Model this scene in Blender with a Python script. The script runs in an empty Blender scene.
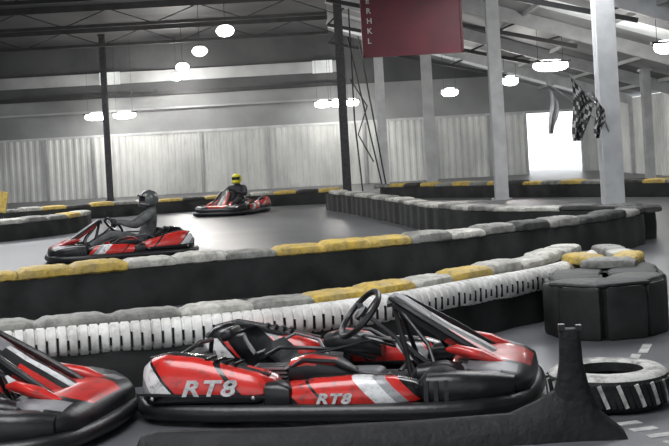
import bpy, math, random
from mathutils import Vector, Matrix, Euler
random.seed(7)
R=math.radians
scene=bpy.context.scene
COL=scene.collection
scene.view_settings.view_transform='Standard'

# ------------------------------------------------------------------ materials
def mat(name,c1,c2=None,scale=8,rough=0.5,metal=0.0,bump=0.0,bscale=30,emit=0.0,stretch=(1,1,1),coat=0.0,rvar=0.0,contrast=(0.35,0.65),dirt=0.0,spec=0.5):
    m=bpy.data.materials.new(name); m.use_nodes=True
    nt=m.node_tree; b=nt.nodes['Principled BSDF']
    tc=nt.nodes.new('ShaderNodeTexCoord'); mp=nt.nodes.new('ShaderNodeMapping'); mp.inputs['Scale'].default_value=stretch
    nt.links.new(tc.outputs['Object'],mp.inputs['Vector'])
    n=nt.nodes.new('ShaderNodeTexNoise'); n.inputs['Scale'].default_value=scale; n.inputs['Detail'].default_value=5
    nt.links.new(mp.outputs[0],n.inputs['Vector'])
    cr=nt.nodes.new('ShaderNodeValToRGB')
    if c2 is None: c2=tuple(x*0.75 for x in c1)
    cr.color_ramp.elements[0].color=(*c2,1); cr.color_ramp.elements[1].color=(*c1,1)
    cr.color_ramp.elements[0].position=contrast[0]; cr.color_ramp.elements[1].position=contrast[1]
    nt.links.new(n.outputs[0],cr.inputs[0])
    out=cr.outputs[0]
    if dirt:
        n3=nt.nodes.new('ShaderNodeTexNoise'); n3.inputs['Scale'].default_value=scale*3.1; n3.inputs['Detail'].default_value=8; n3.inputs['Roughness'].default_value=.7
        nt.links.new(mp.outputs[0],n3.inputs['Vector'])
        r3=nt.nodes.new('ShaderNodeMapRange'); r3.inputs[1].default_value=.48; r3.inputs[2].default_value=.68; r3.inputs[3].default_value=0; r3.inputs[4].default_value=dirt
        nt.links.new(n3.outputs[0],r3.inputs[0])
        mx=nt.nodes.new('ShaderNodeMixRGB'); mx.inputs[2].default_value=(.03,.028,.026,1)
        nt.links.new(r3.outputs[0],mx.inputs[0]); nt.links.new(out,mx.inputs[1]); out=mx.outputs[0]
    nt.links.new(out,b.inputs['Base Color'])
    b.inputs['Roughness'].default_value=rough; b.inputs['Metallic'].default_value=metal; b.inputs['Specular IOR Level'].default_value=spec
    if coat: b.inputs['Coat Weight'].default_value=coat
    if rvar:
        mr=nt.nodes.new('ShaderNodeMapRange'); mr.inputs[3].default_value=rough-rvar; mr.inputs[4].default_value=rough+rvar
        nt.links.new(n.outputs[0],mr.inputs[0]); nt.links.new(mr.outputs[0],b.inputs['Roughness'])
    if bump:
        n2=nt.nodes.new('ShaderNodeTexNoise'); n2.inputs['Scale'].default_value=bscale; n2.inputs['Detail'].default_value=4
        nt.links.new(mp.outputs[0],n2.inputs['Vector'])
        bp=nt.nodes.new('ShaderNodeBump'); bp.inputs['Strength'].default_value=bump; bp.inputs['Distance'].default_value=0.02
        nt.links.new(n2.outputs[0],bp.inputs['Height']); nt.links.new(bp.outputs[0],b.inputs['Normal'])
    if emit:
        b.inputs['Emission Strength'].default_value=emit
        nt.links.new(cr.outputs[0],b.inputs['Emission Color'])
    return m
BK=(.008,.008,.009);RD=(.56,.024,.018);RD2=(.38,.015,.012);WH=(.70,.70,.70);GY=(.30,.30,.31)
def livery(name,kz,stops,zlo,zhi,yin):
    """moulded-in colour graphics: constant bands across slanted object coordinate x+kz*z, black below zlo / above zhi on the inner side"""
    m=bpy.data.materials.new(name); m.use_nodes=True; nt=m.node_tree; b=nt.nodes['Principled BSDF']
    N=lambda t:nt.nodes.new(t); L=nt.links.new
    tc=N('ShaderNodeTexCoord'); sp=N('ShaderNodeSeparateXYZ'); L(tc.outputs['Object'],sp.inputs[0])
    def mth(op,a,bv):
        q=N('ShaderNodeMath'); q.operation=op
        for i,v in enumerate((a,bv)):
            if isinstance(v,(int,float)): q.inputs[i].default_value=v
            elif v is not None: L(v,q.inputs[i])
        return q.outputs[0]
    q=mth('ADD',sp.outputs[0],mth('MULTIPLY',sp.outputs[2],kz)); q=mth('MULTIPLY',mth('ADD',q,1.2),.4)
    cr=N('ShaderNodeValToRGB'); cr.color_ramp.interpolation='CONSTANT'; el=cr.color_ramp.elements
    for i,(p,c) in enumerate(stops):
        pos=(p+1.2)*.4
        e=el[i] if i<2 else el.new(pos)
        e.position=pos; e.color=(*c,1)
    L(q,cr.inputs[0])
    lo=mth('LESS_THAN',sp.outputs[2],zlo)
    hi=mth('MULTIPLY',mth('GREATER_THAN',sp.outputs[2],zhi),mth('LESS_THAN',mth('ABSOLUTE',sp.outputs[1],None),yin))
    k=mth('MAXIMUM',lo,hi)
    n3=N('ShaderNodeTexNoise'); n3.inputs['Scale'].default_value=16; n3.inputs['Detail'].default_value=8; n3.inputs['Roughness'].default_value=.7; L(tc.outputs['Object'],n3.inputs['Vector'])
    r3=N('ShaderNodeMapRange'); r3.inputs[1].default_value=.5; r3.inputs[2].default_value=.68; r3.inputs[3].default_value=0; r3.inputs[4].default_value=.75; L(n3.outputs[0],r3.inputs[0])
    m1=N('ShaderNodeMixRGB'); m1.inputs[2].default_value=(.03,.028,.026,1); L(r3.outputs[0],m1.inputs[0]); L(cr.outputs[0],m1.inputs[1])
    m2=N('ShaderNodeMixRGB'); m2.inputs[2].default_value=(*BK,1); L(k,m2.inputs[0]); L(m1.outputs[0],m2.inputs[1])
    L(m2.outputs[0],b.inputs['Base Color']); b.inputs['Roughness'].default_value=.27; b.inputs['Coat Weight'].default_value=.4
    return m
M={}
M['liv_r']=livery('rear_pod_livery',.9,[(-1.2,BK),(-.83,GY),(-.76,WH),(-.64,BK),(-.62,RD),(-.30,BK),(-.27,RD),(-.10,RD2),(-.04,BK)],.165,.285,.575)
M['liv_f']=livery('front_pod_livery',1.0,[(-1.2,BK),(.0,RD),(.13,BK),(.155,RD),(.40,WH),(.50,GY),(.56,RD),(.62,BK)],.115,.215,.60)
M['red']=mat('red_plastic',RD,RD2,5,0.3,coat=0.3,dirt=.6)
M['black']=mat('black_plastic',(0.013,0.013,0.015),(0.006,0.006,0.007),10,0.36,bump=0.1)
M['rubber']=mat('black_rubber',(0.012,0.012,0.013),(0.005,0.005,0.006),12,0.66,bump=0.4,spec=.35)
M['belt']=mat('conveyor_belt_rubber',(0.026,0.028,0.027),(0.006,0.007,0.006),3,0.6,bump=0.3,bscale=12,spec=.4)
M['white']=mat('white_plastic',(0.65,0.65,0.65),(0.42,0.42,0.42),9,0.4,dirt=.5)
M['decal']=mat('white_decal',(0.75,0.75,0.75),(0.5,0.5,0.5),9,0.4,dirt=.8)
M['grey']=mat('grey_plastic',(0.20,0.20,0.21),(0.11,0.11,0.12),7,0.4)
M['steel']=mat('brushed_steel',(0.5,0.5,0.5),(0.35,0.35,0.35),14,0.35,metal=0.9)
M['dsteel']=mat('dark_steel',(0.07,0.07,0.075),(0.045,0.045,0.05),14,0.5,metal=0.4)
M['cyel']=mat('yellow_cushion_sleeve',(0.72,0.50,0.09),(0.48,0.36,0.13),7,0.6,bump=0.8,bscale=12,dirt=.5)
M['cgry']=mat('grey_cushion_sleeve',(0.34,0.34,0.31),(0.17,0.17,0.155),6,0.6,bump=0.8,bscale=12,dirt=.5)
M['cwht']=mat('white_cushion_sleeve',(0.66,0.65,0.59),(0.38,0.37,0.33),7,0.6,bump=0.8,bscale=12,dirt=.5)
M['cblk']=mat('black_cushion_sleeve',(0.06,0.06,0.055),(0.02,0.02,0.02),6,0.6,bump=0.6,bscale=14)
M['wblk']=mat('white_ribbed_hose',(0.84,0.83,0.80),(0.58,0.57,0.54),5,0.5,bump=0.2,dirt=.3)
M['suit']=mat('dark_race_suit',(0.05,0.05,0.06),(0.025,0.025,0.03),12,0.8)
M['suitg']=mat('grey_jacket',(0.13,0.14,0.14),(0.07,0.07,0.075),12,0.85)
M['glove']=mat('black_glove',(0.03,0.03,0.03),(0.02,0.02,0.02),12,0.8)
M['hyel']=mat('yellow_helmet_shell',(0.85,0.82,0.08),(0.8,0.72,0.05),6,0.25,coat=0.4)
M['hgry']=mat('dark_helmet_shell',(0.12,0.13,0.13),(0.07,0.07,0.07),6,0.25,coat=0.4)
M['visor']=mat('smoked_visor',(0.01,0.01,0.012),(0.008,0.008,0.01),6,0.1)
M['wall']=mat('white_corrugated_sheet',(0.74,0.75,0.73),(0.52,0.53,0.52),0.7,0.6,stretch=(1,1,0.6),emit=0.08,dirt=.12)  # faint emission stands in for daylight passing through the sheet
M['wallg']=mat('grey_wall_sheet',(0.34,0.35,0.355),(0.25,0.255,0.26),0.6,0.7)
M['walld']=mat('dark_wall_sheet',(0.11,0.112,0.117),(0.07,0.072,0.076),0.6,0.7)
M['walls']=mat('pale_wall_strip',(0.50,0.51,0.515),(0.38,0.385,0.39),1.0,0.7)
M['ceil']=mat('dark_roof_sheet',(0.08,0.08,0.084),(0.05,0.05,0.053),0.5,0.7)
M['roofl']=mat('pale_roof_sheet',(0.42,0.43,0.435),(0.31,0.32,0.325),0.8,0.6)
M['roofd']=mat('grey_roof_sheet',(0.16,0.165,0.17),(0.11,0.115,0.12),0.8,0.6)
M['sky']=mat('rooflight_glow',(0.7,0.72,0.72),(0.5,0.52,0.52),1.5,0.5,emit=0.4)  # emission stands in for daylight; shared with reflection patches on the back wall
M['colm']=mat('painted_grey_column',(0.66,0.67,0.68),(0.52,0.53,0.54),3,0.6)
M['beam']=mat('painted_beam',(0.06,0.06,0.065),(0.04,0.04,0.04),3,0.6)
M['maroon']=mat('maroon_board',(0.13,0.012,0.022),(0.085,0.009,0.016),2,0.5)
M['lamp']=mat('lamp_glass',(1,0.98,0.93),(1,0.97,0.9),2,0.3,emit=14)
M['floor']=mat('smooth_asphalt_floor',(0.135,0.139,0.149),(0.083,0.086,0.093),0.55,0.38,bump=0.06,bscale=60,rvar=0.1,stretch=(0.6,1.6,1))
M['paint']=mat('worn_white_paint',(0.6,0.6,0.58),(0.3,0.3,0.3),9,0.6)
M['fblk']=mat('flag_black',(0.03,0.03,0.03),None,5,0.8)
M['fwht']=mat('flag_white',(0.45,0.44,0.44),None,5,0.8)
M['dglare']=mat('doorway_glare_white',(0.85,0.85,0.85),(0.8,0.8,0.8),2,0.8)  # white for the surfaces added outside to brighten the doorway
M['twht']=mat('white_painted_tyre',(0.60,0.59,0.56),(0.22,0.22,0.21),9,0.65,bump=0.4,contrast=(0.38,0.55),dirt=.5)

# ------------------------------------------------------------------ mesh builder
class MB:
    def __init__(s): s.v=[];s.f=[];s.m=[];s.mats=[]
    def mi(s,k):
        if k not in s.mats: s.mats.append(k)
        return s.mats.index(k)
    def add(s,vs,fs,k,T=None):
        o=len(s.v)
        for p in vs:
            p=Vector(p); s.v.append(T@p if T else p)
        for i,f in enumerate(fs):
            s.f.append([o+j for j in f]); s.m.append(s.mi(k if isinstance(k,str) else k[i]))
    def box(s,c,sz,k,rot=None):
        T=Matrix.Translation(c)@(Euler(rot).to_matrix().to_4x4() if rot else Matrix.Identity(4))
        x,y,z=[a/2 for a in sz]
        vs=[(-x,-y,-z),(x,-y,-z),(x,y,-z),(-x,y,-z),(-x,-y,z),(x,-y,z),(x,y,z),(-x,y,z)]
        s.add(vs,[(0,3,2,1),(4,5,6,7),(0,1,5,4),(1,2,6,5),(2,3,7,6),(3,0,4,7)],k,T)
    def beam(s,a,b,w,h,k):
        a=Vector(a);b=Vector(b);d=b-a
        up=Vector((0,0,1)) if abs(d.normalized().z)<0.99 else Vector((0,1,0))
        sx=d.cross(up).normalized(); uz=sx.cross(d).normalized()
        vs=[]
        for p in (a,b):
            for i,j in ((-1,-1),(1,-1),(1,1),(-1,1)): vs.append(p+sx*i*w/2+uz*j*h/2)
        s.add(vs,[(3,2,1,0),(4,5,6,7),(0,1,5,4),(1,2,6,5),(2,3,7,6),(3,0,4,7)],k)
    def loft(s,secs,k,cap=True,closed=False,kf=None):
        n=len(secs[0]); vs=[p for sec in secs for p in sec]; fs=[];ks=[]
        L=len(secs); rng=L if closed else L-1
        for i in range(rng):
            for j in range(n):
                a=i*n+j;b=i*n+(j+1)%n;c=((i+1)%L)*n+(j+1)%n;d=((i+1)%L)*n+j
                fs.append((a,b,c,d))
        if cap and not closed:
            fs.append(tuple(range(n))[::-1]); fs.append(tuple((L-1)*n+j for j in range(n)))
        if kf:
            ks=[]
            for f in fs:
                cc=sum((Vector(vs[i]) for i in f),Vector())/len(f); ks.append(kf(cc))
            s.add(vs,fs,ks)
        else: s.add(vs,fs,k)
    def tube(s,pts,r,k,n=8,closed=False):
        pts=[Vector(p) for p in pts]; L=len(pts); secs=[]; nrm=None
        for i,p in enumerate(pts):
            if closed: t=pts[(i+1)%L]-pts[i-1]
            else: t=pts[min(i+1,L-1)]-pts[max(i-1,0)]
            t.normalize()
            if nrm is None:
                nrm=t.orthogonal().normalized()
            nrm=(nrm-t*nrm.dot(t)).normalized(); bn=t.cross(nrm)
            rr=r[i] if isinstance(r,(list,tuple)) else r
            secs.append([p+(nrm*math.cos(2*math.pi*j/n)+bn*math.sin(2*math.pi*j/n))*rr for j in range(n)])
        s.loft(secs,k,cap=True,closed=closed)
    def pod(s,st,k,e=3.0,n=20,kf=None,shear=0.0):
        out=[]
        for a,b in zip(st[:-1],st[1:]):
            m=max(1,int(abs(b[0]-a[0])/.05))
            for i in range(m): out.append([a[q]+(b[q]-a[q])*i/m for q in range(5)])
        out.append(st[-1]); secs=[]
        for x,yc,zc,hw,hh in out:
            sec=[]
            for j in range(n):
                a=2*math.pi*j/n; c,q=math.cos(a),math.sin(a)
                zz=hh*math.copysign(abs(q)**(2/e),q)
                sy=hw*math.copysign(abs(c)**(2/e),c)
                if zz>0 and shear: sy*=1-shear*zz/hh
                sec.append(Vector((x,yc+sy,zc+zz)))
            secs.append(sec)
        s.loft(secs,k,kf=kf)
    def sell(s,c,hs,k,e1=1,e2=1,nu=10,nv=16,rot=None,kf=None):
        T=Matrix.Translation(c)@(Euler(rot).to_matrix().to_4x4() if rot else Matrix.Identity(4))
        sg=lambda v,e: math.copysign(abs(v)**e,v)
        vs=[];fs=[]
        for i in range(1,nu):
            u=-math.pi/2+math.pi*i/nu
            for j in range(nv):
                a=2*math.pi*j/nv
                vs.append((hs[0]*sg(math.cos(u),e1)*sg(math.cos(a),e2),hs[1]*sg(math.cos(u),e1)*sg(math.sin(a),e2),hs[2]*sg(math.sin(u),e1)))
        vs.append((0,0,-hs[2])); vs.append((0,0,hs[2])); b=len(vs)-2
        for i in range(nu-2):
            for j in range(nv):
                fs.append((i*nv+j,i*nv+(j+1)%nv,(i+1)*nv+(j+1)%nv,(i+1)*nv+j))
        for j in range(nv):
            fs.append((b,(j+1)%nv,j)); fs.append((b+1,(nu-2)*nv+j,(nu-2)*nv+(j+1)%nv))
        if kf:
            kk=[kf(sum((Vector(vs[i]) for i in f),Vector())/len(f)) for f in fs]; s.add(vs,fs,kk,T)
        else: s.add(vs,fs,k,T)
    def lathe(s,prof,c,k,axis='z',n=24,kf=None):
        vs=[];fs=[];ks=[];m=len(prof)
        for i in range(n):
            a=2*math.pi*i/n
            for r,h in prof:
                if axis=='z': p=(r*math.cos(a),r*math.sin(a),h)
                elif axis=='y': p=(r*math.cos(a),h,r*math.sin(a))
                else: p=(h,r*math.cos(a),r*math.sin(a))
                vs.append(Vector(p)+Vector(c))
        for i in range(n):
            for j in range(m):
                fs.append((i*m+j,i*m+(j+1)%m,((i+1)%n)*m+(j+1)%m,((i+1)%n)*m+j))
                if kf: ks.append(kf(j,i))
        s.add(vs,fs,ks if kf else k)
    def obj(s,name,parent=None,smooth=True,bevel=0,auto=40):
        me=bpy.data.meshes.new(name); me.from_pydata([tuple(p) for p in s.v],[],s.f)
        for k in s.mats: me.materials.append(M[k])
        for p,i in zip(me.polygons,s.m): p.material_index=i
        me.validate(); me.update()
        import bmesh
        bm=bmesh.new(); bm.from_mesh(me); bmesh.ops.recalc_face_normals(bm,faces=bm.faces)
        if smooth:
            for f in bm.faces: f.smooth=True
            for e in bm.edges:
                if len(e.link_faces)==2 and e.calc_face_angle(0)>R(auto): e.smooth=False
        bm.to_mesh(me); bm.free()
        o=bpy.data.objects.new(name,me); COL.objects.link(o)
        if parent: o.parent=parent
        if bevel:
            b=o.modifiers.new('bevel','BEVEL'); b.width=bevel; b.segments=2; b.limit_method='ANGLE'
        return o
def empty(name,loc=(0,0,0),rz=0):
    o=bpy.data.objects.new(name,None); COL.objects.link(o); o.location=loc; o.rotation_euler=(0,0,rz); o.empty_display_size=0.2; return o

def catmull(P,step,closed=False):
    P=[Vector((*p,0)[:3]) for p in P]; out=[];n=len(P)
    rng=range(n) if closed else range(n-1)
    for i in rng:
        if closed: a,b,c,d=P[i-1],P[i],P[(i+1)%n],P[(i+2)%n]
        else: a,b,c,d=P[max(i-1,0)],P[i],P[i+1],P[min(i+2,n-1)]
        for t in range(40):
            t/=40; out.append(0.5*((2*b)+(c-a)*t+(2*a-5*b+4*c-d)*t*t+(3*b-a-3*c+d)*t**3))
    out.append(P[0] if closed else P[-1])
    res=[out[0].copy()];acc=0
    for i in range(1,len(out)):
        seg=(out[i]-out[i-1]).length
        while acc+seg>=step and seg>0:
            t=(step-acc)/seg; p=out[i-1].lerp(out[i],t); res.append(p.copy()); out[i-1]=p; seg=(out[i]-p).length; acc=0
        acc+=seg
    return res
def frames(pts):
    fr=[]
    for i,p in enumerate(pts):
        t=(pts[min(i+1,len(pts)-1)]-pts[max(i-1,0)]).normalized(); fr.append((p,t,Vector((t.y,-t.x,0))))
    return fr

# ------------------------------------------------------------------ tyre barriers
def wall_strip(mb,P,h,th,k,ripple=0.012,off=0.0):
    fr=frames(catmull(P,0.07)); secs=[]
    for i,(p,t,n) in enumerate(fr):
        rp=ripple*math.sin(i*0.9)+ripple*0.6*math.sin(i*0.31+1)
        f=p+n*(off+rp); b=p+n*(off-th-rp)
        secs.append([Vector((f.x,f.y,0.0)),Vector((f.x+n.x*0.012,f.y+n.y*0.012,h*0.5)),Vector((f.x,f.y,h)),
                     Vector((b.x,b.y,h)),Vector((b.x,b.y,0.0))])
    mb.loft(secs,k)
def cushions(mb,P,z,size,cf,off=0.0,jit=0.02,step=None):
    """long flattened sleeves wrapped over the tyre tops, strapped and slightly lumpy"""
    L,D,H=size
    for i,(p,t,n) in enumerate(frames(catmull(P,step or L*1.0))):
        c=p+n*(off+random.uniform(-jit,jit)); a=math.atan2(t.y,t.x)+random.uniform(-.05,.05)
        k=cf(c.x,c.y,i)
        hh=H*random.uniform(.85,1.15)
        tx=Vector((math.cos(a),math.sin(a),0)); nx=Vector((tx.y,-tx.x,0)); ph=random.uniform(0,6); secs=[]
        for q in range(17):
            u=-1+2*q/16; e=(1-abs(u)**8)**.5 if abs(u)<1 else .0
            e=max(e,.72); lump=1+.03*math.sin(u*6+ph)+.025*math.sin(u*15+ph*2)-.05*math.exp(-((abs(u)-.5)/.06)**2)
            cc=c+tx*u*L*.52
            sec=[]
            for j in range(16):
                b=2*math.pi*j/16; cb,sb=math.cos(b),math.sin(b)
                sec.append(Vector((cc.x,cc.y,z+hh*.5*e))+nx*math.copysign(abs(cb)**.55,cb)*D*.5*e*lump+Vector((0,0,math.copysign(abs(sb)**.6,sb)*hh*.5*e*lump)))
            secs.append(sec)
        mb.loft(secs,k)
def tyre_flat(mb,c,r,w,kt,ks,n=26):
    prof=[(r*.58,0.01),(r*.62,0),(r*.88,0),(r*.97,w*.12),(r,w*.28),(r,w*.72),(r*.97,w*.88),(r*.88,w),(r*.62,w),(r*.58,w-.01),(r*.56,w*.7),(r*.75,w*.6),(r*.75,w*.4),(r*.56,w*.3)]
    mb.lathe(prof,c,kt,'z',n,kf=lambda j,i:(kt if 2<=j<=5 else ks) if not(9<=j<=13) else 'rubber')
def hose(mb,P,z,R0,per,k,slit=True):
    sub=6; fr=frames(catmull(P,per/sub)); secs=[]
    for i,(p,t,n) in enumerate(fr):
        ph=(i%sub)/sub
        rr=R0*(1.0 if 0.16<ph<.84 else (.93 if ph>0.05 else .84))
        sec=[]
        for j in range(16):
            b=2*math.pi*j/16; cb,sb=math.cos(b),math.sin(b)
            sec.append(Vector((p.x,p.y,z+.006*math.sin(i*.02)))+n*math.copysign(abs(cb)**.8,cb)*rr+Vector((0,0,math.copysign(abs(sb)**.8,sb)*rr*1.05)))
        secs.append(sec)
    mb.loft(secs,k)
    if slit:
        for i,(p,t,n) in enumerate(frames(catmull(P,per))):
            a=math.atan2(t.y,t.x); l=R0*(.8+.3*math.sin(i*1.7))
            mb.box((p.x+n.x*R0*.95,p.y+n.y*R0*.95,z-.015),(0.012,0.012,l),'rubber',rot=(0,0,a))

mid=[(-4.6,10.4),(-3.08,10.76),(-1.38,11.56),(0.6,12.3),(2.1,13.36),(3.03,14.04),(3.72,14.9),(3.98,15.7)]
mb=MB(); wall_strip(mb,mid,0.38,0.34,'belt')
def cm(x,y,i):
    if x<-2.1: return 'cyel'
    if x<-1.6: return 'cwht'
    if x<-.75: return ['cgry','cwht','cgry'][i%3]
    if x<.55: return 'cyel'
    if x<2.1: return ['cgry','cwht','cgry','cwht'][i%4]
    return ['cblk','cgry','cblk'][i%3]
cushions(mb,mid,0.37,(0.50,0.36,0.115),cm,off=-.15)
mb.obj('tyre_barrier')
back=[(3.98,15.75),(3.7,16.4),(2.9,16.9),(2.1,17.9),(1.6,19.6),(1.17,22.2),(0.45,26),(-0.1,28.4)]
mb=MB(); wall_strip(mb,back,0.38,0.4,'belt',off=.2)
cushions(mb,back,0.37,(0.55,0.38,0.09),lambda x,y,i:['cgry','cwht','cgry','cwht','cwht'][i%5] if x<3 else 'cblk',off=0)
mb.obj('tyre_barrier')
far_r=[(1.2,33.0),(2.9,31.0),(5.2,28.2),(7.3,25.4),(9.0,23.6)]
mb=MB(); wall_strip(mb,far_r,0.3,0.4,'belt')
cushions(mb,far_r,0.28,(0.6,0.4,0.12),lambda x,y,i:['cgry','cyel','cblk','cyel','cgry','cyel'][i%6],off=-.18)
mb.obj('tyre_barrier')
far_l=[(-11,28.6),(-8.2,29.6),(-4.5,31.2),(-2,31.8),(0.2,31.6)]
mb=MB(); wall_strip(mb,far_l,0.3,0.4,'belt')
cushions(mb,far_l,0.28,(0.6,0.4,0.12),lambda x,y,i:['cgry','cwht','cyel','cblk','cyel'][i%5],off=-.18)
mb.obj('tyre_barrier')
lft=[(-9.5,21.6),(-7.2,22.4),(-5.9,23.6),(-5.3,25.0),(-5.4,26.2)]
mb=MB(); wall_strip(mb,lft,0.32,0.4,'belt')
cushions(mb,lft,0.3,(0.6,0.4,0.12),lambda x,y,i:['cgry','cyel','cwht','cgry'][i%4],off=-.18)
mb.obj('tyre_barrier')

near=[(-3.4,6.80),(-2.03,7.28),(-1.25,7.5),(-.28,7.76),(.38,8.13),(.99,8.74),(1.62,9.4),(2.06,10.1),(2.25,10.5)]
mb=MB(); wall_strip(mb,near,0.25,0.5,'belt',off=.055)
hose(mb,near,.318,.09,.064,'wblk')
wall_strip(mb,near,0.36,0.3,'rubber',off=-.12,ripple=.004)
def cn(x,y,i):
    if x<-1.6: return 'cgry'
    if x<-.25: return ['cwht','cgry'][i%2]
    if x<.42: return 'cyel'
    if x<.60: return 'cwht'
    if x<1.15: return 'cyel'
    return 'cwht'
cushions(mb,near,0.355,(0.46,0.27,0.10),cn,off=-.29)
mb.obj('tyre_barrier')
end=[(1.60,9.1),(1.50,8.62),(1.58,8.3),(1.9,8.2),(2.2,8.42),(2.36,9.0),(2.4,9.8),(2.3,10.6)]
mb=MB(); wall_strip(mb,end,0.37,0.42,'belt',off=.0,ripple=.02)
for (p,t,n) in frames(catmull(end,0.3)):
    a=math.atan2(t.y,t.x)
    mb.sell((p.x,p.y,0.18),(0.155,0.045,0.185),'belt',0.2,0.35,8,12,rot=(0,0,a))
cushions(mb,end,0.35,(0.4,0.36,0.045),lambda x,y,i:['cblk','belt'][i%2],off=-.17)
cushions(mb,[(1.92,9.6),(2.08,9.2),(2.24,9.35),(2.3,9.9),(2.25,10.6)],.37,(.4,.22,.09),lambda x,y,i:['cyel','cgry','cyel','cwht','cgry'][i%5])
mb.obj('tyre_barrier')

# ------------------------------------------------------------------ karts
def make_text(body,size,mtl,parent,loc,rot,name):
    cu=bpy.data.curves.new(name,'FONT'); cu.body=body; cu.size=size; cu.shear=0.3; cu.extrude=0.002; cu.offset=0.003; cu.space_character=1.15
    o=bpy.data.objects.new(name,cu); COL.objects.link(o); cu.materials.append(M[mtl]); o.parent=parent; o.location=loc; o.rotation_euler=rot
    o.scale=(1.35,1,1)
    return o
def kart(loc,rz,c1='red',decals=True):
    root=empty('go_kart',loc,rz)
    mb=MB()
    for s in (-1,1):
        mb.tube([(-.85,s*.25,.09),(-.3,s*.3,.07),(.2,s*.32,.07),(.55,s*.2,.07),(.85,s*.17,.08)],.016,'dsteel')
        mb.tube([(.55,s*.2,.09),(.58,s*.35,.12)],.016,'dsteel')
        mb.tube([(-.5,s*.3,.08),(-.45,s*.62,.11)],.014,'dsteel'); mb.tube([(.25,s*.32,.08),(.28,s*.62,.11)],.014,'dsteel')
    for x in (-.8,-.3,.2,.8): mb.tube([(x,-.27,.08),(x,.27,.08)],.015,'dsteel')
    mb.box((.33,0,.055),(.95,.46,.012),'steel')
    mb.tube([(-.6,-.5,.14),(-.6,.5,.14)],.018,'steel')
    mb.lathe([(.03,-.006),(.1,-.006),(.1,.006),(.03,.006)],(-.6,.2,.14),'steel','y')
    mb.lathe([(.03,-.008),(.09,-.008),(.09,.008),(.03,.008)],(-.6,-.22,.14),'dsteel','y')
    for s in (-1,1):
        mb.tube([(.72,s*.1,.08),(.76,s*.1,.24)],.009,'steel'); mb.tube([(.75,s*.05,.2),(.755,s*.15,.2)],.012,'dsteel')
    mb.tube([(.5,0,.16),(.13,0,.465)],.013,'dsteel')
    for s in (-1,1): mb.tube([(.45,s*.12,.08),(.30,s*.03,.33)],.011,'dsteel')
    for i in range(7): mb.box((-.33,-.37,.12+i*.022),(.2,.15,.010),'steel')
    mb.box((-.33,-.37,.18),(.16,.11,.16),'dsteel')
    mb.tube([(-.42,-.38,.2),(-.6,-.36,.24),(-.8,-.3,.24),(-.93,-.15,.22)],[.025,.03,.045,.045],'steel')
    mb.sell((.1,0,.11),(.12,.1,.06),'grey',.4,.4); mb.box((-.15,.38,.15),(.2,.1,.14),'black')
    mb.tube([(.3,-.1,.3),(.2,-.25,.36),(.0,-.34,.33),(-.2,-.36,.3)],.008,'black',6)
    mb.tube([(.5,.1,.12),(.3,.3,.25),(.05,.33,.3),(-.2,.36,.22)],.008,'black',6)
    # loose belts and leads draped over the seat and pods
    mb.tube([(-.45,-.18,.26),(-.3,-.3,.34),(-.12,-.36,.345),(.05,-.30,.32),(.2,-.18,.25)],.012,'black',6)
    mb.tube([(-.5,.18,.26),(-.35,.25,.33),(-.2,.2,.30),(-.1,.05,.2)],.010,'grey',6)
    mb.obj('chassis',root)
    mb=MB(); prof=[(-.68,.37,.12),(-.65,.33,.16),(-.60,.27,.185),(-.54,.20,.2),(-.46,.13,.2),(-.34,.095,.2),(-.2,.11,.2),(-.06,.14,.17)]
    top=[];bot=[]
    for x,z,w in prof:
        r1=[];r2=[]
        for j in range(13):
            v=-1+2*j/12; e=abs(v)**3
            dz=.12*e if x>-.56 else .03*e; dx=.13*e if x<-.4 else .02*e
            r1.append(Vector((x+dx,v*w,z+dz))); r2.append(Vector((x+dx-.012,v*(w+.015),z+dz-.014)))
        top.append(r1);bot.append(r2)
    mb.loft([a+b[::-1] for a,b in zip(top,bot)],'black')
    mb.sell((-.67,0,.38),(.045,.1,.035),'black',.5,.5,rot=(0,-.3,0))
    mb.obj('seat',root)
    mb=MB(); c=Vector((.10,0,.475)); ax=Vector((-.60,-.30,.62)).normalized(); u=Vector((0,1,0)); u=(u-ax*u.dot(ax)).normalized(); w=ax.cross(u)
    ring=[]
    for j in range(32):
        a=2*math.pi*j/32; r=.165*(1-.12*max(0,-math.sin(a))**4)
        ring.append(c+u*math.cos(a)*r+w*math.sin(a)*r)
    mb.tube(ring,.017,'black',8,True)
    for a in (0,math.pi,-math.pi/2): mb.beam(c-ax*.02,c+(u*math.cos(a)+w*math.sin(a))*.158,.035,.008,'dsteel')
    k0=len(mb.v); mb.lathe([(0.001,0),(.045,0),(.045,.02),(.001,.03)],(0,0,0),'black','z')
    for i in range(k0,len(mb.v)):
        p=mb.v[i]; mb.v[i]=c+u*p.x+w*p.y+ax*(p.z-.01)
    mb.obj('steering_wheel',root)
    for nm,x,y,r,wd in (('wheel_front_right',.6,-.5,.13,.13),('wheel_front_left',.6,.5,.13,.13),('wheel_rear_right',-.6,-.52,.14,.19),('wheel_rear_left',-.6,.52,.14,.19)):
        mb=MB(); h=wd/2
        mb.lathe([(r*.5,-h*.8),(r*.8,-h),(r*.95,-h*.85),(r,-h*.6),(r,h*.6),(r*.95,h*.85),(r*.8,h),(r*.5,h*.8)],(x,y,r),'rubber','y')
        mb.lathe([(.02,-h*.7),(r*.3,-h*.5),(r*.52,-h*.8),(r*.52,h*.8),(r*.3,h*.5),(.02,h*.7)],(x,y,r),'steel','y')
        mb.obj(nm,root)
    mb=MB()
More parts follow.
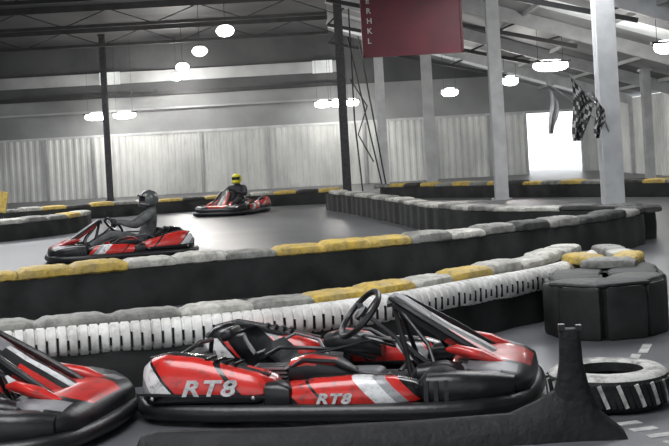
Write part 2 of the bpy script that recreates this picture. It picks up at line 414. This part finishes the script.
    for s in (-1,1):
        mb.pod([(-1.0,s*.50,.20,.04,.05),(-.98,s*.52,.21,.10,.095),(-.92,s*.54,.225,.145,.125),(-.84,s*.555,.235,.15,.13),(-.68,s*.56,.228,.148,.12),(-.5,s*.56,.205,.142,.10),(-.34,s*.56,.185,.135,.08),(-.26,s*.555,.175,.10,.06),(-.23,s*.555,.17,.05,.03)],'liv_r',5.0,36,shear=.30)
        mb.pod([(-.26,s*.58,.14,.04,.03),(-.22,s*.585,.145,.09,.055),(-.05,s*.595,.155,.11,.075),(.2,s*.60,.165,.11,.08),(.38,s*.59,.16,.10,.075),(.48,s*.57,.15,.08,.055),(.52,s*.56,.14,.04,.03)],'liv_f',4.6,36,shear=.28)
        for i in range(4): mb.beam((-.62+i*.05,s*.62,.338-.009*i),(-.59+i*.05,s*.54,.342-.009*i),.018,.012,'black')
        mb.beam((-.98,s*.706,.175),(-.26,s*.70,.155),.008,.014,'black')
        for x in (-.9,-.35): mb.sell((x,s*.703,.15),(.012,.008,.012),'steel',1,1,6,8)
        mb.tube([(-.95,s*.56,.34),(-.8,s*.58,.365),(-.5,s*.59,.305),(-.28,s*.60,.25)],[.008,.014,.014,.008],'black')
        # dark scuff guard bridging rear and front pods
        mb.pod([(-.32,s*.62,.14,.02,.03),(-.29,s*.63,.15,.07,.07),(-.22,s*.635,.15,.08,.075),(-.16,s*.635,.145,.07,.06),(-.13,s*.63,.14,.02,.03)],'black',3.4,20)
    for s in (-1,1):
        mb.pod([(-.22,s*.42,.22,.05,.03),(-.20,s*.42,.24,.1,.06),(-.1,s*.42,.255,.12,.07),(.05,s*.42,.24,.11,.06),(.14,s*.42,.20,.07,.04)],'black',3.6,28,kf=lambda c:c1 if (c.z>.285 and abs(c.y)>.40) else 'black')
        mb.tube([(-.22,s*.50,.25),(-.12,s*.53,.31),(.05,s*.53,.30),(.2,s*.50,.22)],.012,'black')
    def kn(c):
        if c.z>.2 and abs(c.y)<.2: return c1
        if c.z>.215 and abs(c.y)>.3: return 'grey'
        return 'black'
    mb.pod([(.62,0,.2,.16,.03),(.66,0,.2,.3,.05),(.78,0,.18,.44,.08),(.9,0,.165,.5,.085),(.98,0,.15,.47,.08),(1.04,0,.14,.38,.06),(1.06,0,.13,.2,.03)],'black',3.2,40,kf=kn)
    for s in (-1,1):
        for i in range(8): mb.beam((.54+i*.05,s*(.66-.0035*i*i),.06),(.54+i*.05,s*(.65-.0035*i*i),.215),.022,.02,'black')
        mb.pod([(.50,s*.58,.15,.03,.03),(.54,s*.58,.16,.07,.08),(.7,s*.56,.16,.09,.085),(.85,s*.5,.15,.10,.08),(.97,s*.42,.14,.08,.06)],'black',3,18)
    secs=[]
    for x,z,w,t in ((.27,.57,.06,.012),(.31,.585,.10,.016),(.36,.56,.12,.02),(.42,.52,.135,.02),(.5,.465,.145,.02),(.6,.40,.155,.02),(.7,.345,.165,.02),(.78,.30,.17,.02),(.88,.24,.17,.015)):
        sec=[]
        for v in (-1,-.8,-.5,-.2,.2,.5,.8,1): sec.append(Vector((x,v*w,z-.05*v*v)))
        for v in (1,.8,.5,.2,-.2,-.5,-.8,-1): sec.append(Vector((x-t,v*(w-.005),z-.05*v*v-t)))
        secs.append(sec)
    mb.loft(secs,'black',kf=lambda c:('grey' if c.x<.55 else 'white') if abs(c.y)<.05 else ('black' if (abs(c.y)<.08 or c.x<.33) else ('black' if c.x<.62 and c.y<0 else c1)))
    for s in (-1,1):
        mb.tube([(.28,s*.06,.56),(.34,s*.12,.54),(.6,s*.17,.38),(.86,s*.19,.22)],[.012,.018,.022,.016],'black')
        mb.pod([(.60,s*.24,.30,.01,.01),(.66,s*.25,.30,.03,.03),(.8,s*.27,.27,.05,.03),(.92,s*.28,.23,.02,.01)],c1,2.5,12)
        mb.tube([(.3,s*.06,.52),(.36,s*.12,.3),(.4,s*.2,.12)],.014,'black')
        mb.tube([(.34,s*.1,.5),(.5,s*.2,.32),(.55,s*.3,.2)],.012,'black')
        mb.tube([(.86,s*.19,.2),(.62,s*.32,.24),(.5,s*.36,.2)],.012,'black')
        mb.pod([(.42,s*.33,.17,.03,.02),(.46,s*.33,.19,.07,.05),(.6,s*.33,.2,.08,.06),(.72,s*.30,.18,.05,.04)],'black',2.6,16)
    mb.pod([(-1.06,0,.17,.2,.03),(-1.04,0,.18,.38,.07),(-.97,0,.18,.45,.08),(-.9,0,.18,.42,.06),(-.87,0,.18,.3,.03)],'black',3,36)
    mb.tube([(-.9,-.3,.2),(-.88,-.28,.30),(-.86,0,.33),(-.88,.28,.30),(-.9,.3,.2)],.014,'black')
    mb.obj('bodywork',root)
    mb=MB(); lp=[(-.95,-.60),(-.6,-.69),(-.2,-.70),(.3,-.70),(.62,-.68),(.86,-.6),(1.0,-.42),(1.06,0)]
    P=lp+[(a,-b) for a,b in lp[:-1][::-1]]+[(-1.06,.3),(-1.07,0),(-1.06,-.3)]
    pts=[Vector((p.x,p.y,.07)) for p in catmull(P,.08,True)][:-1]
    mb.tube(pts,.048,'black',10,True)
    mb.obj('bumper',root)
    if decals:
        make_text('RT8',.115,'decal',root,(-.74,-.709,.165),(R(90),0,0),'decal_rear_right')
        make_text('RT8',.07,'decal',root,(-.02,-.712,.12),(R(90),0,0),'decal_front_right')
        make_text('RT8',.115,'decal',root,(-.36,.709,.165),(R(90),0,R(180)),'decal_rear_left')
        make_text('RT8',.07,'decal',root,(.32,.712,.12),(R(90),0,R(180)),'decal_front_left')
    return root
kart((0.0,6.78,0),R(-12))
kart((-2.26,6.42,0),R(-12))
kart((-3.22,17.7,0),R(180+14),decals=False)
kart((-2.55,28.9,0),R(180+74),decals=False)

# ------------------------------------------------------------------ drivers
def driver(loc,rz,suit,helm):
    root=empty('kart_driver',loc,rz)
    J={'pel':((-.36,0,.23),.15),'w':((-.42,0,.36),.135),'ch':((-.48,0,.54),.165),'nk':((-.47,0,.68),.075),'hd':((-.45,0,.74),.07)}
    E=[('pel','w'),('w','ch'),('ch','nk'),('nk','hd')]
    for s,n in ((1,'l'),(-1,'r')):
        J['sh'+n]=((-.45,s*.19,.61),.075); J['el'+n]=((-.2,s*.30,.46),.052); J['wr'+n]=((.02,s*.17,.52),.034); J['ha'+n]=((.07,s*.155,.51),.036)
        J['hp'+n]=((-.3,s*.10,.2),.105); J['kn'+n]=((.14,s*.24,.36),.068); J['an'+n]=((.55,s*.14,.15),.045); J['to'+n]=((.69,s*.12,.22),.035)
        E+=[('ch','sh'+n),('sh'+n,'el'+n),('el'+n,'wr'+n),('wr'+n,'ha'+n),('pel','hp'+n),('hp'+n,'kn'+n),('kn'+n,'an'+n),('an'+n,'to'+n)]
    ks=list(J); me=bpy.data.meshes.new('body'); me.from_pydata([J[k][0] for k in ks],[(ks.index(a),ks.index(b)) for a,b in E],[])
    me.materials.append(M[suit]); o=bpy.data.objects.new('body',me); COL.objects.link(o); o.parent=root
    sk=o.modifiers.new('skin','SKIN'); sk.use_smooth_shade=True
    for i,k in enumerate(ks):
        me.skin_vertices[0].data[i].radius=(J[k][1],J[k][1]); me.skin_vertices[0].data[i].use_root=(k=='pel')
    ss=o.modifiers.new('sub','SUBSURF'); ss.levels=2; ss.render_levels=2
    mb=MB()
    for s in (1,-1):
        mb.sell((.075,s*.155,.515),(.045,.03,.042),'glove',.7,.7,rot=(0,-.6,0))
        for f in range(4):
            o0=Vector((.09-.012*f,s*.155,.545-.018*f))
            mb.tube([o0,o0+Vector((.03,-s*.012,.012)),o0+Vector((.045,-s*.02,-.006)),o0+Vector((.035,-s*.03,-.02))],[.0095,.009,.0085,.007],'glove',6)
        mb.tube([(.05,s*.135,.53),(.065,s*.118,.55),(.085,s*.11,.555)],[.011,.010,.008],'glove',6)
    mb.obj('gloves',root)
    mb=MB(); hc=Vector((-.44,0,.83))
    def kf(c):
        if c.x>.055 and -.02<c.z<.052 : return 'visor'
        if c.z<-.09 and c.x<.05: return 'black'
        return helm
    mb.sell(hc,(.145,.12,.135),helm,1,1,20,28,kf=kf)
    mb.pod([(.0+hc.x,0,hc.z-.075,.105,.045),(.09+hc.x,0,hc.z-.075,.095,.042),(.14+hc.x,0,hc.z-.07,.07,.035),(.155+hc.x,0,hc.z-.07,.04,.02)],helm,2.4,20)
    mb.tube([(hc.x+.1,-.09,hc.z+.055),(hc.x+.15,0,hc.z+.06),(hc.x+.1,.09,hc.z+.055)],[.008,.02,.008],helm,8)
    mb.obj('helmet',root)
    mb=MB()
    for s in (1,-1): mb.sell((.64,s*.125,.18),(.11,.045,.05),'black',.7,.7,rot=(0,-.5,0))
    mb.obj('boots',root)
driver((-3.22,17.7,0),R(194),'suitg','hgry')
driver((-2.55,28.9,0),R(254),'suit','hyel')

# ------------------------------------------------------------------ foreground barrier post + loose tyre
mb=MB()
def gsec(x,h,w,y=5.62):
    return [Vector((x,y-w,0)),Vector((x,y-w*.9,h*.35)),Vector((x,y-w*.45,h*.85)),Vector((x,y-w*.2,h)),Vector((x,y+w*.2,h)),Vector((x,y+w*.45,h*.85)),Vector((x,y+w*.9,h*.35)),Vector((x,y+w,0))]
mb.loft([gsec(-1.02,.03,.06),gsec(-.98,.11,.1),gsec(-.9,.13,.11),gsec(-.3,.11,.12),gsec(.3,.11,.12),gsec(.75,.12,.12),gsec(.88,.17,.12),gsec(.97,.22,.11),gsec(1.09,.22,.11),gsec(1.18,.11,.12),gsec(1.27,.03,.12)],'rubber')
secs=[]
for z,w,d in ((.13,.12,.06),(.25,.075,.05),(.35,.055,.042),(.45,.05,.04),(.49,.05,.04),(.505,.045,.035)):
    secs.append([Vector((1.05+w*math.copysign(abs(math.cos(a))**.7,math.cos(a)),5.62+d*math.copysign(abs(math.sin(a))**.7,math.sin(a)),z)) for a in [2*math.pi*j/16 for j in range(16)]])
mb.loft(secs,'rubber')
mb.box((1.01,5.6,.515),(.03,.03,.03),'black'); mb.box((1.09,5.6,.51),(.025,.03,.025),'black')
mb.obj('rubber_barrier_post')
TX,TY,TR=1.36,6.27,.315
mb=MB(); tyre_flat(mb,(TX,TY,0),TR,.19,'rubber','twht',48)
for i in range(64):
    a=2*math.pi*i/64
    mb.box((TX+(TR-.001)*math.cos(a),TY+(TR-.001)*math.sin(a),.095),(.014,.020,.12),'rubber' if i%3 else 'twht',rot=(0.35,0,a))
mb.obj('loose_tyre')

# ------------------------------------------------------------------ building
mb=MB(); mb.box((-2.5,24,-.05),(29,62,.1),'floor'); mb.obj('floor',smooth=False)
mb=MB()
for i in range(5): mb.box((1.34+i*.045,5.80-i*.13,.002),(.13,.06,.004),'paint',rot=(0,0,.25))
mb.obj('floor_marking',smooth=False)
mb=MB()
for i in range(3): mb.box((1.62+i*.16,7.1+i*.34,.002),(.06,.34,.004),'paint',rot=(0,0,-.35))
mb.obj('floor_marking',smooth=False)

def corr(mb,x0,x1,y,z0,z1,k,per=.26,d=.035,ax='x'):
    n=int(abs(x1-x0)/per); st=(x1-x0)/n
    vs=[];fs=[]
    for i in range(n):
        for u,w in ((0,0),(.35,0),(.5,d),(.85,d)):
            x=x0+(i+u)*st
            for z in (z0,z1): vs.append((x,y-w,z) if ax=='x' else (y-w,x,z))
    x=x1
    for z in (z0,z1): vs.append((x,y,z) if ax=='x' else (y,x,z))
    for i in range(len(vs)//2-1): fs.append((2*i,2*i+2,2*i+3,2*i+1))
    mb.add(vs,fs,k)
mb=MB()
W0,W1=-16.5,10.5
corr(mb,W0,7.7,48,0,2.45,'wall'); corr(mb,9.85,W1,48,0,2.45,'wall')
mb.box((-3,48.2,3.22),(27,.3,1.55),'wallg')
mb.box((-3,48.2,5.3),(27,.3,2.6),'walld')
mb.box((-3,48.0,2.47),(27,.12,.10),'colm')
mb.box((-8,47.98,4.05),(17,.12,.16),'beam')
mb.box((-8,47.98,4.75),(17,.1,.45),'walls')
mb.box((-8,47.95,3.45),(17,.1,.08),'walls')
mb.box((-8.8,47.9,4.75),(.8,.1,.5),'sky'); mb.box((-.3,47.9,4.75),(.8,.1,.5),'sky')  # glowing boxes paint skylight reflections onto the upper wall
for x in (-14.5,-11.5,-9.6,-5.3,-2.6,1.2,4.0,6.2): mb.box((x,47.9,1.22),(.10,.12,2.45),'walls')
for x in (7.65,9.9): mb.box((x,47.9,1.25),(.12,.2,2.5),'colm')
mb.obj('wall_back',smooth=False)
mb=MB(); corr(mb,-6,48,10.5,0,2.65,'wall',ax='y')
for y in range(0,48,6): mb.box((10.4,y,1.35),(.15,.2,2.7),'colm')
mb.obj('wall_right',smooth=False)
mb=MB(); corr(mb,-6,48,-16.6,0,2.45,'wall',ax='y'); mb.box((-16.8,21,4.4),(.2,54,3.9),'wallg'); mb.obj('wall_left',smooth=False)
mb=MB(); mb.box((10,57.2,2.0),(16,.2,4.0),'dglare'); mb.obj('doorway_glare_wall',smooth=False)  # added pale surface that catches the sun so the doorway burns out
mb=MB(); mb.box((10,56.1,-.06),(16,2.2,.1),'dglare'); mb.obj('doorway_glare_ground',smooth=False)  # added pale ground, also there for the doorway glare
sl=.325
def rz(x): return 2.75+(10.5-x)*sl if x>0 else 2.75+10.5*sl
mb=MB()
zt=rz(0)
mb.box((-8.3,21,zt+.05),(16.6,54.4,.1),'ceil')
y=-6;i=0
while y<48:
    k=['roofd','roofl','roofl','roofd','sky','roofl'][i%6]
    w=1.5
    a=Vector((0,y,rz(0)));b=Vector((10.7,y,rz(10.7)))
    vs=[a,b,b+Vector((0,w,0)),a+Vector((0,w,0))]; vs+= [v+Vector((0,0,.08)) for v in vs]
    mb.add(vs,[(0,1,2,3),(4,7,6,5),(0,4,5,1),(1,5,6,2),(2,6,7,3),(3,7,4,0)],k)
    y+=w;i+=1
mb.obj('ceiling',smooth=False)
for y in (12,18,24,30,36,42):
    mb=MB()
    mb.beam((0,y,rz(0)-.18),(10.4,y,rz(10.4)-.18),.14,.34,'colm')
    mb.beam((0,y,rz(0)-1.0),(6.2,y,rz(6.2)-.5),.08,.10,'beam')
    for x in (0,1.4,2.8,4.2,5.4): 
        f=x/6.2; lo=(rz(0)-1.0)*(1-f)+(rz(6.2)-.5)*f
        mb.beam((x,y,lo),(x+.6,y,rz(x+.6)-.25),.05,.05,'beam')
    mb.beam((-16.4,y,zt-.1),(0,y,zt-.1),.16,.2,'beam'); mb.beam((-16.4,y,zt-.65),(0,y,zt-.65),.1,.10,'beam')
    for i in range(6):
        x=-16+i*2.7; mb.beam((x,y,zt-.65),(x+1.35,y,zt-.15),.03,.03,'beam'); mb.beam((x+1.35,y,zt-.15),(x+2.7,y,zt-.65),.03,.03,'beam')
    mb.obj('roof_truss',smooth=False)
mb=MB()
for x in (1.5,3.2,4.9,6.6,8.3,9.8): mb.beam((x,-6,rz(x)-.05),(x,48,rz(x)-.05),.07,.10,'roofl')
mb.obj('roof_purlins',smooth=False)
def column(x,y,w,top=None,k='colm'):
    mb=MB(); t=top or rz(x)-.05; f=w*.12
    mb.box((x,y-w*.45,t/2),(w,f,t),k); mb.box((x,y+w*.45,t/2),(w,f,t),k); mb.box((x,y,t/2),(w*.35,w*.8,t),k)
    mb.box((x,y,.015),(w*1.5,w*1.5,.03),k); mb.box((x,y,t-.05),(w*1.4,w*1.3,.06),k)
    for dx in (-.6,.6):
        for dy in (-.6,.6): mb.lathe([(.001,.03),(.02,.03),(.02,.05),(.001,.05)],(x+dx*w,y+dy*w,0),'steel','z',8)
    mb.obj('steel_column',smooth=False)
column(1.62,40,.3); column(2.72,34,.29); column(3.92,28.6,.3); column(4.82,21,.34); 
column(8.9,34,.24)
column(-8.3,44,.20,k='dsteel'); column(.30,34,.24,k='dsteel')
mb=MB()
mb.tube([(.62,34.2,5.4),(.62,34.2,2.2),(.75,34.2,.05)],.022,'dsteel')
for x0,x1 in ((.55,1.35),(.85,1.45)): mb.tube([(x0,34.2,4.6),(x1,34.3,.05)],.022,'dsteel')
mb.tube([(.55,34.2,3.4),(1.0,34.2,2.6),(.7,34.2,1.8),(1.1,34.25,1.0)],.02,'dsteel')
mb.obj('cable_stay')
brd=MB(); brd.box((1.68,24,4.15),(2.02,.12,1.88),'maroon')
for x in (.69,2.67): brd.box((x,23.93,4.15),(.04,.04,1.88),'maroon')
for z in (3.22,5.08): brd.box((1.68,23.93,z),(2.02,.04,.04),'maroon')
for x in (.9,2.5): brd.beam((x,24,5.08),(x,24,rz(x)-.05),.04,.04,'dsteel')
bo=brd.obj('hanging_banner_board',smooth=False)
for i,ch in enumerate('ERHKL'):
    t=make_text(ch,.15,'decal',bo,(.78,23.93,4.28-i*.2),(R(90),0,0),'letter_%d'%i); t.scale=(1,1,1); t.data.shear=0
def flag(x,y,z,w,h,pole0,black=True):
    mb=MB(); nx,nz=12,18; vs=[];fs=[];ks=[]
    for j in range(nz+1):
        for i in range(nx+1):
            u=i/nx; v=j/nz
            vs.append((x+w*u*(1-.45*v)+.03*math.sin(v*5),y+.07*math.sin(u*11+v*3)*(0.3+v),z-h*v-.35*h*u*(1-v)))
    for j in range(nz):
        for i in range(nx):
            a=j*(nx+1)+i; fs.append((a,a+1,a+nx+2,a+nx+1))
            ks.append(('fblk' if ((i//2)+(j//2))%2 or (i+j)%3==0 else 'fwht') if black else 'fwht')
    mb.add(vs,fs,ks)
    mb.tube([pole0,(x-.03,y,z+.06)],.014,'steel')
    mb.obj('checkered_flag' if black else 'white_flag')
flag(4.16,20.8,2.42,.34,1.1,(4.70,20.75,1.75))
flag(3.80,21.05,2.32,.16,.85,(4.68,20.95,1.6),False)
flag(4.5,20.6,2.1,.16,.75,(4.75,20.7,1.45))
mb=MB(); mb.box((-7.9,28.2,.62),(.3,.06,.5),'cyel',rot=(0,.2,0)); mb.beam((-7.9,28.25,0),(-7.9,28.25,.6),.06,.06,'dsteel'); mb.box((-7.9,28.25,.02),(.4,.4,.04),'dsteel'); mb.obj('track_sign',smooth=False,bevel=.01)

# ------------------------------------------------------------------ lamps
def pend(x,y,z,power=90,s=1.0):
    mb=MB(); t=rz(x)
    mb.lathe([(.001,.16),(.08,.16),(.10,.10),(.16,.06),(.15,.05),(.001,.05)],(x,y,z),'dsteel')
    mb.sell((x,y,z-.03),(.23*s,.23*s,.15*s),'lamp',1,1,8,16)
    mb.tube([(x,y,z+.15),(x,y,t)],.008,'dsteel',6)
    mb.obj('pendant_lamp')
    L=bpy.data.lights.new('lamp_bulb','POINT'); L.energy=power; L.shadow_soft_size=.12; L.color=(1,.97,.92)
    o=bpy.data.objects.new('lamp_bulb',L); COL.objects.link(o); o.location=(x,y,z-.35)
for x,y in ((-2.6,30.4),(-3.85,35.8),(-5.1,41.6),(-5.95,46.4)): pend(x,y,4.6,210)
def tubel(x,y,z,w):
    mb=MB(); mb.box((x,y,z+.10),(w+.1,.16,.05),'dsteel'); mb.sell((x,y,z),(w/2,.08,.15),'lamp',.8,.8)
    for d in (-w*.35,w*.35): mb.tube([(x+d,y,z+.08),(x+d,y,rz(x+d)-.02)],.006,'dsteel',6)
    mb.obj('strip_light')
for x,y,w in ((-9.2,46.8,.9),(-8.1,46.8,.9),(-.35,46.8,.65),(.2,46.8,.65),(.8,46.8,.5),(4.2,42.6,.6),(5.5,36.8,.5),(5.55,30.2,.9),(7.25,25.9,.5)):
    tubel(x,y,3.22,w)
for x,y in ((-8.6,46.2),(.2,46.2),(4.2,42),(5.5,36.4),(6.5,27)):
    L=bpy.data.lights.new('strip_glow','POINT'); L.energy=110; L.shadow_soft_size=.1; L.color=(1,.97,.92)
    o=bpy.data.objects.new('strip_glow',L); COL.objects.link(o); o.location=(x,y,3.0)
for x,y,e,sz in ((-2,4,430,4),(-6,14,400,5),(3,12,300,4),(-7,24,480,5),(4,21,300,3),(-9,34,520,4)):
    L=bpy.data.lights.new('added_fill','AREA'); L.energy=e; L.size=sz; L.color=(.97,.98,1)  # fill lights added to brighten the hall, no fixtures behind them
    o=bpy.data.objects.new('added_fill',L); COL.objects.link(o); o.location=(x,y,4.6 if x>0 else 5.2)
S=bpy.data.lights.new('sun','SUN'); S.energy=9; S.angle=.02; o=bpy.data.objects.new('sun',S); COL.objects.link(o); o.rotation_euler=(R(42),0,R(10))

w=bpy.data.worlds.new('sky'); scene.world=w; w.use_nodes=True
bg=w.node_tree.nodes['Background']; bg.inputs[0].default_value=(.88,.94,1,1); bg.inputs[1].default_value=1.25

cam=bpy.data.cameras.new('camera'); co=bpy.data.objects.new('camera',cam); COL.objects.link(co)
cam.lens=36*1200/669; cam.sensor_width=36; cam.shift_y=-(223-150)/669; cam.clip_end=200
co.matrix_world=Matrix.Translation((0,0,1.4))@Matrix.Rotation(R(90),4,'X')@Matrix.Rotation(R(-3.2),4,'Z')
scene.camera=co
